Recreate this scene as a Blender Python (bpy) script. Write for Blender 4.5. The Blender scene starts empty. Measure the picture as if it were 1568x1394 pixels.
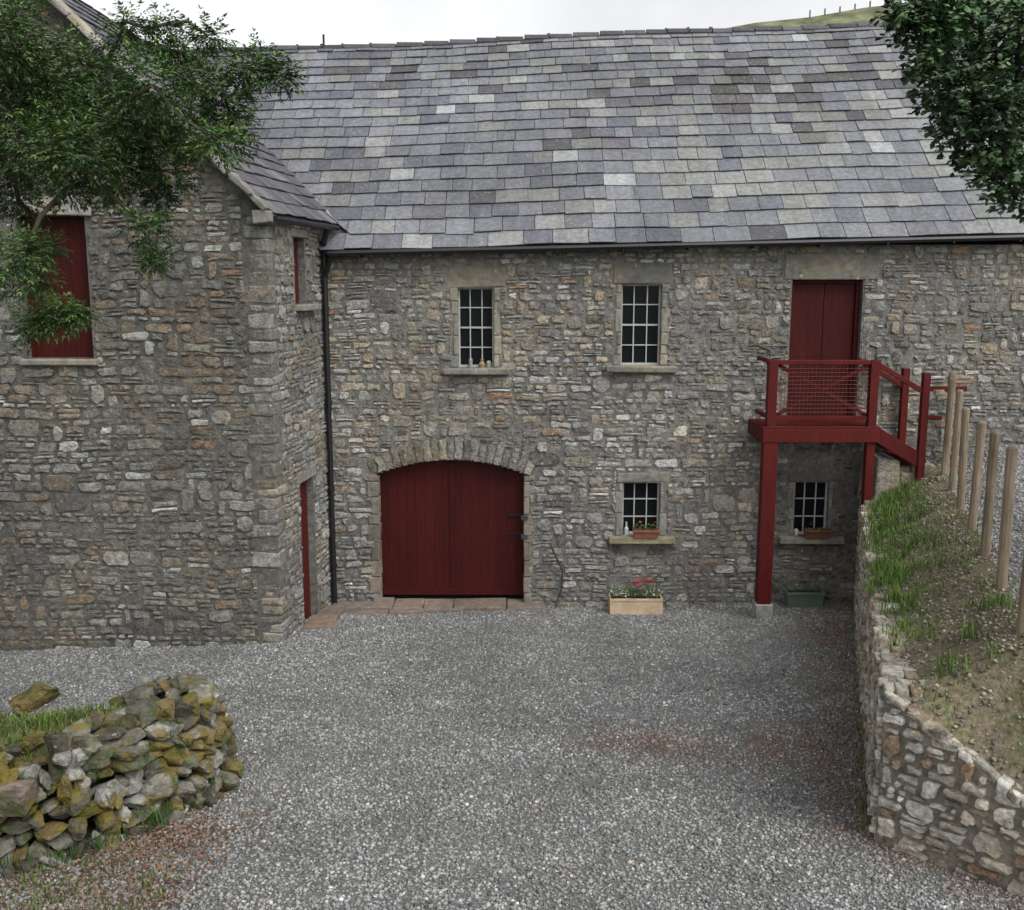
import bpy, bmesh, math, random
import numpy as np
from mathutils import Vector, noise
random.seed(7); rng=np.random.default_rng(7)
R=random.uniform
scene=bpy.context.scene
V=Vector
def sm(a,b,x):
    t=min(1,max(0,(x-a)/(b-a))); return t*t*(3-2*t)
def nz(x,y,z=0): return noise.noise(V((x,y,z)))

# ---------------------------------------------------------------- materials
def mat(name,rough=.9,nscale=14,lo=.65,hi=1.3,bump=.4,bscale=60,bdist=.02,lichen=None,lth=.62,lscale=9,spec=.25,big=0.25,stretch=None,metal=0,lichen2=None,lichen3=None,bigs=.7,streak=0,warm=None):
    m=bpy.data.materials.new(name); m.use_nodes=True
    nt=m.node_tree; N=nt.nodes; L=nt.links
    bs=N['Principled BSDF']; bs.inputs['Roughness'].default_value=rough
    bs.inputs['Specular IOR Level'].default_value=spec; bs.inputs['Metallic'].default_value=metal
    at=N.new('ShaderNodeAttribute'); at.attribute_name='Col'
    tc=N.new('ShaderNodeTexCoord'); vec=tc.outputs['Object']
    if stretch:
        mp=N.new('ShaderNodeMapping'); mp.inputs['Scale'].default_value=stretch; L.new(vec,mp.inputs[0]); vec=mp.outputs[0]
    def noi(s,d=5,v=None):
        n=N.new('ShaderNodeTexNoise'); n.inputs['Scale'].default_value=s; n.inputs['Detail'].default_value=d; n.inputs['Roughness'].default_value=.65
        L.new(v or vec,n.inputs['Vector']); return n.outputs['Fac']
    def mr(src,a,b,c,d):
        r=N.new('ShaderNodeMapRange'); r.inputs[1].default_value=a;r.inputs[2].default_value=b;r.inputs[3].default_value=c;r.inputs[4].default_value=d
        L.new(src,r.inputs[0]); return r.outputs[0]
    def mul(col,fac):
        x=N.new('ShaderNodeVectorMath'); x.operation='SCALE'; L.new(col,x.inputs[0]); L.new(fac,x.inputs['Scale']); return x.outputs[0]
    c=mul(at.outputs['Color'],mr(noi(nscale),.3,.7,lo,hi))
    if big>0: c=mul(c,mr(noi(bigs,4),.33,.67,1-big,1+big))
    if streak:
        mp=N.new('ShaderNodeMapping'); mp.inputs['Scale'].default_value=(3.2,.35,.35); L.new(tc.outputs['Object'],mp.inputs[0])
        c=mul(c,mr(noi(1.6,5,mp.outputs[0]),.35,.68,1+streak,1-streak))
    def lic(c,colr,sc,th,amt=.85,wd=.06):
        mx=N.new('ShaderNodeMix'); mx.data_type='RGBA'
        L.new(mr(noi(sc,6),th,th+wd,0,amt),mx.inputs[0]); L.new(c,mx.inputs[6]); mx.inputs[7].default_value=(*colr,1); return mx.outputs[2]
    if warm: 
        mx=N.new('ShaderNodeMix'); mx.data_type='RGBA'; mx.blend_type='MULTIPLY'
        L.new(mr(noi(warm,4),.45,.62,0,1),mx.inputs[0]); L.new(c,mx.inputs[6]); mx.inputs[7].default_value=(1.08,.97,.82,1); c=mx.outputs[2]
    if lichen: c=lic(c,lichen,lscale,lth)
    if lichen2: c=lic(c,*lichen2)
    if lichen3: c=lic(c,*lichen3)
    L.new(c,bs.inputs['Base Color'])
    if bump>0:
        b=N.new('ShaderNodeBump'); b.inputs['Strength'].default_value=bump; b.inputs['Distance'].default_value=bdist
        L.new(noi(bscale,6),b.inputs['Height']); L.new(b.outputs[0],bs.inputs['Normal'])
    return m
M_stone=mat('rubble_stone',nscale=17,lo=.45,hi=1.5,bump=.9,bscale=30,bdist=.04,lichen=(.54,.54,.51),lth=.625,lscale=12,lichen2=((.25,.243,.22),7,.52,.35,.12),lichen3=((.06,.058,.048),8,.61,.55,.1),big=.2,bigs=1.0,warm=1.4)
M_mortar=mat('lime_mortar',nscale=12,lo=.5,hi=1.3,bump=.8,bscale=30,bdist=.03)
M_dress=mat('dressed_stone',nscale=10,lo=.6,hi=1.25,bump=.6,bscale=40,lichen=(.40,.40,.37),lth=.64,lichen2=((.08,.08,.068),5,.55,.55,.1),warm=1.4)
M_slate=mat('roof_slate',rough=.62,nscale=15,lo=.68,hi=1.28,bump=.3,bscale=45,lichen=(.30,.305,.285),lth=.60,lscale=26,spec=.32,big=.12,lichen2=((.085,.092,.07),14,.585,.55,.09),streak=.14)
M_slate2=mat('wing_slate',rough=.65,nscale=11,lo=.7,hi=1.2,bump=.25,bscale=50,spec=.3,big=.15,lichen=(.2,.2,.185),lth=.63,lscale=16)
M_red=mat('red_painted_wood',rough=.6,nscale=7,lo=.72,hi=1.2,bump=.15,bscale=30,stretch=(4,4,.6),spec=.2,big=.15)
M_black=mat('black_iron',rough=.4,nscale=10,lo=.8,hi=1.2,bump=.05,spec=.4,big=0)
M_white=mat('painted_frame',rough=.6,nscale=10,lo=.8,hi=1.1,bump=.05,big=0)
M_lead=mat('lead_flashing',rough=.5,nscale=8,lo=.8,hi=1.15,bump=.1,big=.1)
M_wood=mat('weathered_timber',rough=.85,nscale=9,lo=.6,hi=1.25,bump=.35,bscale=25,stretch=(3,3,.35))
M_grav=mat('gravel_stone',rough=.85,nscale=40,lo=.85,hi=1.15,bump=0,big=.12,bigs=1.3)
M_ground=mat('gravel_ground',nscale=45,lo=.4,hi=1.5,bump=.9,bscale=70,bdist=.03,big=.15)
M_soil=mat('bank_soil',nscale=22,lo=.45,hi=1.5,bump=.9,bscale=40,bdist=.04,big=.25)
M_moss=mat('mossy_stone',nscale=11,lo=.4,hi=1.45,bump=.9,bscale=20,bdist=.045,lichen=(.165,.125,.022),lth=.525,lscale=3.6,lichen2=((.36,.36,.32),10,.60,.85,.06),lichen3=((.055,.075,.016),5,.52,.8,.08))
M_leaf=mat('leaves',rough=.55,nscale=6,lo=.75,hi=1.25,bump=0,spec=.3,big=.2)
M_grass=mat('grass_blades',rough=.7,nscale=4,lo=.75,hi=1.25,bump=0,big=.2)
M_bark=mat('bark',nscale=10,bump=.8,bscale=20,stretch=(2,2,.5))
M_terra=mat('terracotta',nscale=9,lo=.8,hi=1.2,bump=.1)
M_hill=mat('hill_grass',nscale=.35,lo=.6,hi=1.4,bump=0,big=.3)
mg=bpy.data.materials.new('window_glass'); mg.use_nodes=True
b=mg.node_tree.nodes['Principled BSDF']; b.inputs['Base Color'].default_value=(.008,.01,.012,1); b.inputs['Roughness'].default_value=.12; b.inputs['Specular IOR Level'].default_value=.25
M_glass=mg

# ---------------------------------------------------------------- builder
class MB:
    def __init__(s): s.v=[];s.f=[];s.c=[]
    def add(s,vs,fs,col):
        n=len(s.v); s.v.extend(tuple(v) for v in vs); s.f.extend(tuple(i+n for i in f) for f in fs); s.c.extend([tuple(col[:3])]*len(fs))
    def box(s,x0,x1,y0,y1,z0,z1,col,j=0):
        vs=[(x+R(-j,j),y+R(-j,j),z+R(-j,j)) for x in(x0,x1) for y in(y0,y1) for z in(z0,z1)]
        s.add(vs,[(0,1,3,2),(4,6,7,5),(0,4,5,1),(2,3,7,6),(0,2,6,4),(1,5,7,3)],col)
    def beam(s,p0,p1,w,h,col,j=0):
        p0=V(p0);p1=V(p1);d=(p1-p0).normalized()
        up=V((0,0,1)) if abs(d.z)<.95 else V((0,1,0))
        a=d.cross(up).normalized(); b2=a.cross(d).normalized()
        vs=[]
        for p in(p0,p1):
            for sa in(-.5,.5):
                for sb in(-.5,.5): vs.append(p+a*(sa*w)+b2*(sb*h)+V((R(-j,j),R(-j,j),R(-j,j))))
        s.add(vs,[(0,1,3,2),(4,6,7,5),(0,4,5,1),(2,3,7,6),(0,2,6,4),(1,5,7,3)],col)
    def tube(s,pts,rads,col,n=8):
        pts=[V(p) for p in pts]; vs=[];fs=[]
        for i,p in enumerate(pts):
            d=(pts[min(i+1,len(pts)-1)]-pts[max(i-1,0)]).normalized()
            up=V((0,0,1)) if abs(d.z)<.9 else V((0,1,0))
            a=d.cross(up).normalized(); b2=a.cross(d).normalized()
            r=rads[i] if hasattr(rads,'__len__') else rads
            for k in range(n):
                t=2*math.pi*k/n; vs.append(p+a*(r*math.cos(t))+b2*(r*math.sin(t)))
        for i in range(len(pts)-1):
            for k in range(n):
                fs.append((i*n+k,i*n+(k+1)%n,(i+1)*n+(k+1)%n,(i+1)*n+k))
        fs.append(tuple(range(n))); fs.append(tuple(range((len(pts)-1)*n,len(pts)*n)))
        s.add(vs,fs,col)
    def obj(s,name,m,parent=None,smooth=False,bevel=0):
        me=bpy.data.meshes.new(name); me.from_pydata(s.v,[],s.f)
        at=me.attributes.new('Col','FLOAT_COLOR','FACE')
        arr=np.ones((len(s.c),4),dtype=np.float32); arr[:,:3]=np.array(s.c,dtype=np.float32).reshape(-1,3)
        at.data.foreach_set('color',arr.ravel())
        me.materials.append(m)
        if smooth: me.polygons.foreach_set('use_smooth',[True]*len(me.polygons))
        me.update()
        o=bpy.data.objects.new(name,me); scene.collection.objects.link(o)
        if parent: o.parent=parent
        if bevel:
            md=o.modifiers.new('bevel','BEVEL'); md.width=bevel; md.segments=2
        return o
def empty(name):
    e=bpy.data.objects.new(name,None); scene.collection.objects.link(e); return e
def jit(c,a=.12):
    k=1+R(-a,a); return (c[0]*k,c[1]*k,c[2]*k)

# ---------------------------------------------------------------- terrain functions
def gz(x,y):
    z=.1*(15.3-np.clip(y,-12,15.3))-.035*np.clip(-3-x,0,7)+.03*np.clip(x-2,0,3)*np.clip((y-11)/3,0,1)
    return z+.012*np.sin(x*1.7+y*.9)+.01*np.sin(y*2.3-x*.6)
def xw(y):
    return 2.745+.318*(y-7.14) if y>7.14 else 2.745+.9125*(7.14-y)
def edge(y):
    s=(y-7.14)/8.16
    if y>7.14: return 2.02-.17*min(s,1)
    u=(7.14-y)/.738
    return max(2.02-.46*u, float(gz(xw(y),y))+.5)
def tz(x,y):
    w=x-xw(y)
    zf=2.40-.12*min(1,max(0,(y-7.14)/8.16)); 
    if y<7.14: zf=max(edge(y)+.25,2.40-.28*(7.14-y))
    zp=max(zf+.08,2.45+.12*sm(10,15,y)) if y>7.14 else zf+.1
    z=edge(y)+(zf-edge(y))*sm(.1,1.1,w)
    z+= (zp-zf)*sm(1.1,1.9,w)
    return z+.03*nz(x*1.3,y*1.3)+.015*nz(x*5,y*5)

# ---------------------------------------------------------------- ground
def axis(lo,hi,dl,dh,step,big):
    a=list(np.arange(dl,dh,step)); 
    x=dl; s=step
    while x>lo: s*=1.35; x-=s; a.insert(0,max(x,lo))
    x=a[-1]; s=step
    while x<hi: s*=1.35; x+=s; a.append(min(x,hi))
    return np.array(a)
xs=axis(-250,250,-9,9,.15,0); ys=axis(-120,400,3,16,.15,0)
G=MB()
X,Y=np.meshgrid(xs,ys); Z=gz(X,Y)
G.v=[(float(a),float(b_),float(c)) for a,b_,c in zip(X.ravel(),Y.ravel(),Z.ravel())]
nx=len(xs)
patches=[(4.15,11.9,.5,.3),(1.35,9.25,.6,.4),(3.5,9.6,.6,.4),(3.9,10.9,.5,.55),(4.4,13.2,.45,.9),(2.6,9.0,.5,.5)]
def gcol(x,y):
    c=V((.19,.192,.187))
    k=0
    for (a,b_,rx,ry) in patches:
        k=max(k,math.exp(-((x-a)/rx)**2-((y-b_)/ry)**2))
    edgek=sm(.7,.0,xw(y)-x) if y>6 and x<xw(y) else 0
    k=max(k,edgek*.8)
    k=min(1,k*(1+1.3*nz(x*4,y*4,5)))
    k=max(0,k)
    c=c.lerp(V((.14,.095,.068)),k*.75)
    if y<8.4 and x<-2.2: 
        q=sm(-2.1,-2.7,x+.5*nz(x*2,y*2)+.25*(y-7)); c=c.lerp(V((.11,.07,.04)),q*.8)
    if y>16 or abs(x)>14 or y<-2: c=V((.06,.09,.03))
    return c,k
for j in range(len(ys)-1):
    for i in range(nx-1):
        G.f.append((j*nx+i,j*nx+i+1,(j+1)*nx+i+1,(j+1)*nx+i))
        c,_=gcol(float(xs[i]),float(ys[j])); G.c.append(tuple(c))
G.obj('gravel_yard_ground',M_ground,smooth=True)

def scatter_gravel(name,N,posfn,rmin,rmax,colfn):
    P=posfn(N); N=len(P)
    base=np.array([[1,0,0],[-1,0,0],[0,1,0],[0,-1,0],[0,0,.7],[0,0,-.7]],dtype=np.float32)
    r=(rmin+(rmax-rmin)*rng.random(N)**2.2)[:,None,None]
    vs=base[None]*(1+.7*(rng.random((N,6,3))-.5))+.35*(rng.random((N,6,3))-.5)
    a=rng.random(N)*6.28; ca,sa=np.cos(a)[:,None],np.sin(a)[:,None]
    t=(rng.random(N)-.5)*1.5; ct,st=np.cos(t)[:,None],np.sin(t)[:,None]
    y2=vs[:,:,1]*ct-vs[:,:,2]*st; z2=vs[:,:,1]*st+vs[:,:,2]*ct
    x3=vs[:,:,0]*ca-y2*sa; y3=vs[:,:,0]*sa+y2*ca
    vs=np.stack([x3,y3,z2],2)*r+P[:,None,:]
    tri=np.array([[0,2,4],[2,1,4],[1,3,4],[3,0,4],[2,0,5],[1,2,5],[3,1,5],[0,3,5]],dtype=np.int32)
    F=(tri[None]+6*np.arange(N,dtype=np.int32)[:,None,None]).reshape(-1)
    me=bpy.data.meshes.new(name); me.vertices.add(N*6); me.vertices.foreach_set('co',vs.astype(np.float32).ravel())
    nf=N*8; me.loops.add(nf*3); me.loops.foreach_set('vertex_index',F)
    me.polygons.add(nf); me.polygons.foreach_set('loop_start',np.arange(0,nf*3,3,dtype=np.int32))
    try: me.polygons.foreach_set('loop_total',np.full(nf,3,dtype=np.int32))
    except Exception: pass
    me.update(calc_edges=True)
    C=colfn(P); C=np.repeat(C,8,axis=0); C=np.concatenate([C,np.ones((nf,1))],1).astype(np.float32)
    at=me.attributes.new('Col','FLOAT_COLOR','FACE'); at.data.foreach_set('color',C.ravel())
    me.materials.append(M_grav); o=bpy.data.objects.new(name,me); scene.collection.objects.link(o); return o
def pos_yard(N):
    y=5.0+10.3*rng.random(N)**1.25; x=-9+15*rng.random(N)
    k=(np.abs(x)<.53*y*1.05+.8)&(x<np.where(y>7.14,2.745+.318*(y-7.14),2.745+.9125*(7.14-y)))
    x,y=x[k],y[k]; return np.stack([x,y,gz(x,y)+.004],1)
def col_yard(P):
    n=len(P); g=(.145+.21*rng.random(n)**1.3)
    light=rng.random(n)<.045; g[light]=.42+.13*rng.random(light.sum())
    dk=rng.random(n)<.10; g[dk]*=.5
    big=np.array([1+.25*nz(p[0]*.6,p[1]*.8,9)+.2*nz(p[0]*2,p[1]*2.5,4)+.15*nz(p[0]*7,p[1]*7,4) for p in P]); g*=big
    C=np.stack([g*.995,g*1.0,g*.985],1)
    br=rng.random(n)<.10; C[br]*=np.array([1.1,.95,.83])
    for i in range(n):
        x,y=P[i,0],P[i,1]
        if (x>.3 and y>8) or x>2 or (x<-2 and y<8.6):
            c,k=gcol(x,y)
            if rng.random()<.75:
                if k>.1: C[i]=C[i]*(1-k*.8)+np.array([.20,.135,.10])*k*.8*(.6+.8*rng.random())
                elif x<-2: C[i]=C[i]*.3+np.array(c)*.9*(.5+rng.random())
    return C
scatter_gravel('loose_gravel',250000,pos_yard,.009,.0235,col_yard)

# ---------------------------------------------------------------- rubble masonry
class WP:
    def __init__(s,O,U,N): s.O=V((O[0],O[1],0)); s.U=V((U[0],U[1],0)).normalized(); s.N=V((N[0],N[1],0)).normalized()
    def p(s,u,z,d): 
        q=s.O+s.U*u+s.N*d; return V((q.x,q.y,z))
def wob(u,z): return .05*nz(u*.6,z*.9,3.3)+.02*nz(u*2.2,z*2,8)
def stoneq(mb,W,cs,prot,col,jitter=.014,warp=True,inset=.015):
    cs=[V(c) for c in cs]; n=4; pts=[]
    mn=min((cs[1]-cs[0]).length,(cs[2]-cs[1]).length)
    for i in range(4):
        a,b_=cs[i],cs[(i+1)%4]; L=(b_-a).length
        pts.append(a.lerp(b_,min(.35,mn*R(.08,.42)/max(L,.001))))
        if L>.1: pts.append(a.lerp(b_,R(.35,.65)))
        pts.append(a.lerp(b_,1-min(.35,mn*R(.08,.42)/max(L,.001))))
    cen=sum(cs,V((0,0)))/4
    k=len(pts); ring0=[];ring1=[]
    tu,tzv=R(-.07,.07),R(-.12,.12)
    jj=min(jitter,mn*.13)
    for p in pts:
        p=p+V((R(-jj,jj),R(-jj,jj)))
        w=wob(p.x,p.y) if warp else 0
        ring0.append(W.p(p.x,p.y+w,-.03))
        d=cen-p; ins=min(inset*R(.5,1.4),d.length*.35); q=p+d.normalized()*ins
        dep=prot+(q.x-cen.x)*tu+(q.y-cen.y)*tzv+R(-.005,.005)
        ring1.append(W.p(q.x,q.y+w,dep))
    w=wob(cen.x,cen.y) if warp else 0
    c=W.p(cen.x+R(-.02,.02),cen.y+w,prot+R(0,.012))
    vs=ring0+ring1+[c]; fs=[]
    for i in range(k):
        j=(i+1)%k; fs.append((i,j,k+j,k+i)); fs.append((k+i,k+j,2*k))
    mb.add(vs,fs,col)
def clip(r,ops):
    u0,u1,z0,z1=r
    for (a,b_,c,d) in ops:
        if u1<=a or u0>=b_ or z1<=c or z0>=d: continue
        cand=[(u0,min(u1,a),z0,z1),(max(u0,b_),u1,z0,z1),(u0,u1,z0,min(z1,c)),(u0,u1,max(z0,d),z1)]
        cand=[q for q in cand if q[1]-q[0]>.035 and q[3]-q[2]>.03]
        if not cand: return None
        u0,u1,z0,z1=max(cand,key=lambda q:(q[1]-q[0])*(q[3]-q[2]))
    return (u0,u1,z0,z1)
def rubble(mb,W,u0,u1,z0,z1,ops,pal,clipfn=None,hr=(.055,.14),lr=(1.2,3.6),gap=.010,prot=(.0,.026),big=.09):
    rows=[];z=z0
    while z<z1: h=R(*hr); rows.append((z,z+h)); z+=h
    blocked=[[] for _ in range(len(rows)+3)]
    for i,(a,b_) in enumerate(rows):
        u=u0-R(0,.2); h=b_-a
        while u<u1:
            l=min(.5,max(.06,h*R(*lr)))
            hit=[x for x in blocked[i] if x[0]<u+l and x[1]>u]
            if hit:
                x=min(hit)
                if x[0]-u<.05: u=x[1]; continue
                l=x[0]-u
            s,e=u,u+l; top=b_; parts=[]
            if R(0,1)<big and i+1<len(rows) and l>.12 and not any(x[0]<e and x[1]>s for x in blocked[i+1]):
                top=rows[i+1][1]; blocked[i+1].append((s,e)); parts=[(s,e,a,top)]
            elif R(0,1)<.30 and h>.08:
                m=a+h*R(.35,.65)
                if l>.2 and R(0,1)<.5:
                    mm=s+l*R(.35,.65); parts=[(s,e,a,m),(s,mm,m,b_),(mm,e,m,b_)]
                else: parts=[(s,e,a,m),(s,e,m,b_)]
            else: parts=[(s,e,a,b_)]
            for r in parts:
                r=(max(r[0],u0),min(r[1],u1),r[2],r[3])
                if r[1]-r[0]<.035: continue
                r=clip(r,ops)
                if r and clipfn: r=clipfn(r)
                if not r: continue
                g=gap/2*R(.4,2.0); a0,a1,c0,c1=r[0]+g,r[1]-g,r[2]+g,r[3]-g
                if a1-a0<.03 or c1-c0<.018: continue
                k=min(.3*(c1-c0),.028)
                cs=[(a0+R(0,k),c0+R(-k,k)*.4),(a1-R(0,k),c0+R(-k,k)*.4),(a1-R(0,k),c1+R(-k,k)*.4),(a0+R(0,k),c1+R(-k,k)*.4)]
                stoneq(mb,W,cs,R(*prot),pal(.5*(a0+a1),.5*(c0+c1)))
            u=e
def pick(tbl):
    t=R(0,sum(w for w,_ in tbl))
    for w,c in tbl:
        t-=w
        if t<=0: return c
    return tbl[-1][1]
def pal_main(u,z):
    k=nz(u*.5,z*.6,1)
    tbl=[(5,(.245,.24,.225)),(4,(.295,.29,.273)),(3.2,(.19,.186,.174)),(1.8+max(0,k)*3.5,(.39,.385,.365)),(1.2,(.25,.208,.165)),(.14,(.30,.20,.135)),(.9,(.13,.127,.12)),(1.3,(.30,.27,.22)),(.45,(.52,.515,.49))]
    if z>3.4 and u<1.5: tbl+= [(3.5,(.34,.305,.24)),(.35,(.36,.24,.15))]
    c=V(jit(pick(tbl),.14))*(1.05+.25*k)
    if u>3.7 and z<2.75: c*=.62  # stones below the deck darkened: damp, with the recess's shade put into the colour
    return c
def pal_wing(u,z):
    k=nz(u*.45+9,z*.5,4)
    br=sm(.0,.35,nz(u*.35+3,z*.35,14))
    tbl=[(4,(.175,.17,.155)),(4,(.215,.21,.19)),(2.5,(.14,.136,.124)),(1.8+5*br,(.20,.168,.132)),(.15,(.27,.18,.12)),(1.0+2.5*max(0,k),(.29,.288,.27)),(.25+max(0,2.0-z)*.25,(.44,.44,.42))]
    return V(jit(pick(tbl),.14))*(1+.35*k)
def pal_right(u,z):
    return V(jit(pick([(4,(.42,.40,.36)),(3,(.33,.31,.265)),(3,(.52,.50,.46)),(1.0,(.31,.225,.16)),(1.0,(.2,.185,.16))]),.13))

barn=empty('stone_barn')
# ---- main facade
WM=WP((0,15.3),(1,0),(0,-1))
gx0,gx1,gzt=-2.06,.21,2.32; gc=(gx0+gx1)/2; hw=(gx1-gx0)/2
def intr(x): return gzt-.22*((x-gc)/hw)**2
UD=(4.13,5.18,2.92,5.02)
wins=[(-.80,-.27,3.72,4.90,3,4),(1.62,2.21,3.75,4.95,3,4),(1.69,2.26,1.14,1.97,3,3),(4.32,4.84,1.14,1.98,3,3)]
holes=[(gx0,gx1,-.99,gzt),UD]+[w[:4] for w in wins]
def cells(mb,x0,x1,z0,z1,holes,y0,y1,col):
    X=sorted(set([x0,x1]+[h[0] for h in holes]+[h[1] for h in holes])); Zs=sorted(set([z0,z1]+[h[2] for h in holes]+[h[3] for h in holes]))
    X=[x for x in X if x0<=x<=x1]; Zs=[z for z in Zs if z0<=z<=z1]
    for a,b_ in zip(X,X[1:]):
        for c,d in zip(Zs,Zs[1:]):
            mx,mz=(a+b_)/2,(c+d)/2
            if any(h[0]<mx<h[1] and h[2]<mz<h[3] for h in holes): continue
            mb.box(a,b_,y0,y1,c,d,col)
MC=(.19,.184,.168); MCW=(.135,.13,.116)
mo=MB(); cells(mo,-2.9,12.5,-.99,5.52,holes,15.3,15.75,MC)
for i in range(24):
    a=gx0+(gx1-gx0)*i/24; b_=gx0+(gx1-gx0)*(i+1)/24
    mo.box(a,b_,15.302,15.72,intr((a+b_)/2),gzt-.001,MC)
mo.box(-9.6,12.5,22.8,23.2,-1,5.5,MC); 
mo.add([(12.45,15.3,-1),(12.45,23.2,-1),(12.45,23.2,5.5),(12.45,19.1,9.7),(12.45,15.3,5.6)],[(0,1,2,3,4)],MC)
st=MB()
ops=[(gx0-.02,gx1+.02,-1.2,2.1)]
dr=MB(); DC=(.25,.245,.22)
for (a,b_,c,d,_,_) in wins: ops.append((a-.09,b_+.09,c-.12,d+.01)); 
ops+= [(-1.0,-.1,4.9,5.22),(1.5,2.36,4.95,5.26),(1.6,2.38,1.97,2.14),(4.2,4.96,1.98,2.14),(4.0,5.42,5.02,5.40),(UD[0]-.0,UD[1]+.0,UD[2],UD[3])]
def arclip(r):
    a,b_,c,d=r; m=(a+b_)/2
    d=min(d,5.53)
    if abs(m-gc)<hw+.28:
        o=intr(max(gx0-.15,min(gx1+.15,m)))+.37-.1*abs(m-gc)/hw
        if d<=2.1 and not(gx0<m<gx1): pass
        elif c<o:
            if c<2.08 and not(gx0<m<gx1): d=min(d,2.08)
            else: c=o
    if d-c<.03: return None
    return (a,b_,c,d)
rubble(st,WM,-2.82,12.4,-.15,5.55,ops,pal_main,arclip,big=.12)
nv=21
for i in range(nv):
    t0=-1.06+2.12*i/nv; t1=-1.06+2.12*(i+1)/nv
    def pt(t,h):
        x=gc+t*hw; z=gzt-.22*t*t; nx_=.38*t; return (x+nx_*h, z+h)
    h=R(.27,.4)-.05*abs(t0)
    e=.035/ nv
    stoneq(st,WM,[pt(t0+e,.0),pt(t1-e,.0),pt(t1-e,h+R(-.04,.04)),pt(t0+e,h)],R(.005,.03),jit((.225,.215,.19),.35),warp=False)
glass=MB(); fr=MB()
WC=(.45,.45,.43)
for wi,(a,b_,c,d,nc,nr) in enumerate(wins):
    y=15.3+.14
    glass.add([(a,y,c),(b_,y,c),(b_,y,d),(a,y,d)],[(0,1,2,3)],(0,0,0))
    w=.026
    fr.box(a+.001,a+w,y-.04,y-.004,c,d,WC);fr.box(b_-w,b_-.001,y-.04,y-.004,c,d,WC)
    fr.box(a+w,b_-w,y-.041,y-.005,c+.001,c+w*1.3,WC);fr.box(a+w,b_-w,y-.041,y-.005,d-w,d-.001,WC)
    for i in range(1,nc):
        x=a+(b_-a)*i/nc; fr.box(x-.008,x+.008,y-.032,y-.006,c+w,d-w,WC)
    for i in range(1,nr):
        z=c+(d-c)*i/nr; t=.013 if i==nr//2 and nr==4 else .008; fr.box(a+w,b_-w,y-.030,y-.008,z-t,z+t,WC)
    z=c
    while z<d:
        h=R(.12,.36); z2=min(d,z+h)
        if d-z2<.1: z2=d
        dr.box(a-R(.04,.13),a-.001,15.29-R(0,.01),15.5,z+.004,z2-.004,jit(DC,.2),.006)
        dr.box(b_+.001,b_+R(.04,.13),15.29-R(0,.01),15.5,z+.004,z2-.004,jit(DC,.2),.006); z=z2
    sc=(.24,.233,.205) if wi!=2 else (.27,.245,.155)
    dr.box(a-.22,b_+.24,15.17,15.44,c-.10,c-.004,jit(sc,.1),.01)
dr.box(-1.0,-.1,15.287,15.6,4.904,5.20,(.20,.195,.176),.014)
dr.box(1.5,2.36,15.286,15.6,4.954,5.25,(.20,.195,.176),.014)
dr.box(1.6,2.38,15.285,15.6,1.975,2.12,(.22,.215,.195),.012)
dr.box(4.2,4.96,15.285,15.6,1.985,2.12,(.14,.135,.12),.012)  # lintel below the deck darkened to match the stones around it
dr.box(4.02,5.40,15.285,15.6,5.025,5.385,(.195,.19,.172),.016)
z=.0
while z<2.05:
    h=R(.14,.3); z2=min(2.08,z+h)
    dr.box(gx0-R(.08,.16),gx0+.03,15.28,15.55,z+.005,z2-.005,jit((.235,.21,.175),.25),.01)
    dr.box(gx1-.03,gx1+R(.05,.12),15.28,15.55,z+.005,z2-.005,jit((.24,.222,.19),.25),.01); z=z2
st.obj('facade_stones',M_stone,barn)
glass.obj('window_glass',M_glass,barn); fr.obj('window_frames',M_white,barn)

# ---- doors
RED=(.052,.0054,.0046)
dd=MB()
def planks(mb,x0,x1,z0,z1,y,n,ztop=None):
    w=(x1-x0)/n
    for i in range(n):
        mb.box(x0+i*w+.001,x0+(i+1)*w-.001,y+R(-.001,.001),y+.05,z0,z1,jit(RED,.09))
planks(dd,gx0+.01,gc-.004,.13,gzt+.02,15.50,8); planks(dd,gc+.004,gx1-.01,.13,gzt+.02,15.50,8)
dd.box(gx0,gx1,15.485,15.497,.14,.27,jit(RED,.03)); dd.box(gc-.035,gc+.035,15.48,15.496,.28,2.25,jit(RED,.03))
planks(dd,UD[0]+.07,(UD[0]+UD[1])/2-.004,2.93,4.96,15.45,4); planks(dd,(UD[0]+UD[1])/2+.004,UD[1]-.07,2.93,4.96,15.45,4)
for a,b_ in((UD[0]+.003,UD[0]+.065),(UD[1]-.065,UD[1]-.003)): dd.box(a,b_,15.40,15.5,2.93,5.015,jit(RED,.05))
dd.box(UD[0]+.066,UD[1]-.066,15.402,15.5,4.965,5.013,jit(RED,.05))
# ---- wing
WG=WP((0,13.1),(1,0),(0,-1)); GD=(-6.2,-5.34,4.02,5.80)
AX,AZ=-6.2,8.97
def rz(x): return 5.83+(x+3.08)*-1*(AZ-5.83)/(3.12) if x>AX else 5.83+(x+9.32)*(AZ-5.83)/3.12
cells(mo,-9.32,-3.08,-1,5.83,[GD],13.1,13.55,MCW)
mo.add([(-9.32,13.1,5.83),(-3.08,13.1,5.83),(AX,13.1,AZ),(-9.32,13.5,5.83),(-3.08,13.5,5.83),(AX,13.5,AZ)],[(0,1,2),(3,5,4),(1,4,5,2),(0,2,5,3)],MCW)
sw=V((-2.8+3.08,2.2)); SL=sw.length; sd=sw/SL
WS=WP((-3.08,13.1),sd,(sd.y,-sd.x))
s0,s1=.46*SL,.66*SL; t0,t1=.42*SL,.68*SL
SH=[(s0,s1,4.68,5.58),(t0,t1,-.99,2.2)]
Us=sorted([0,SL+.3,s0,s1,t0,t1]); Zs=sorted([-1,5.83,4.68,5.58,-.99,2.2])
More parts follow.
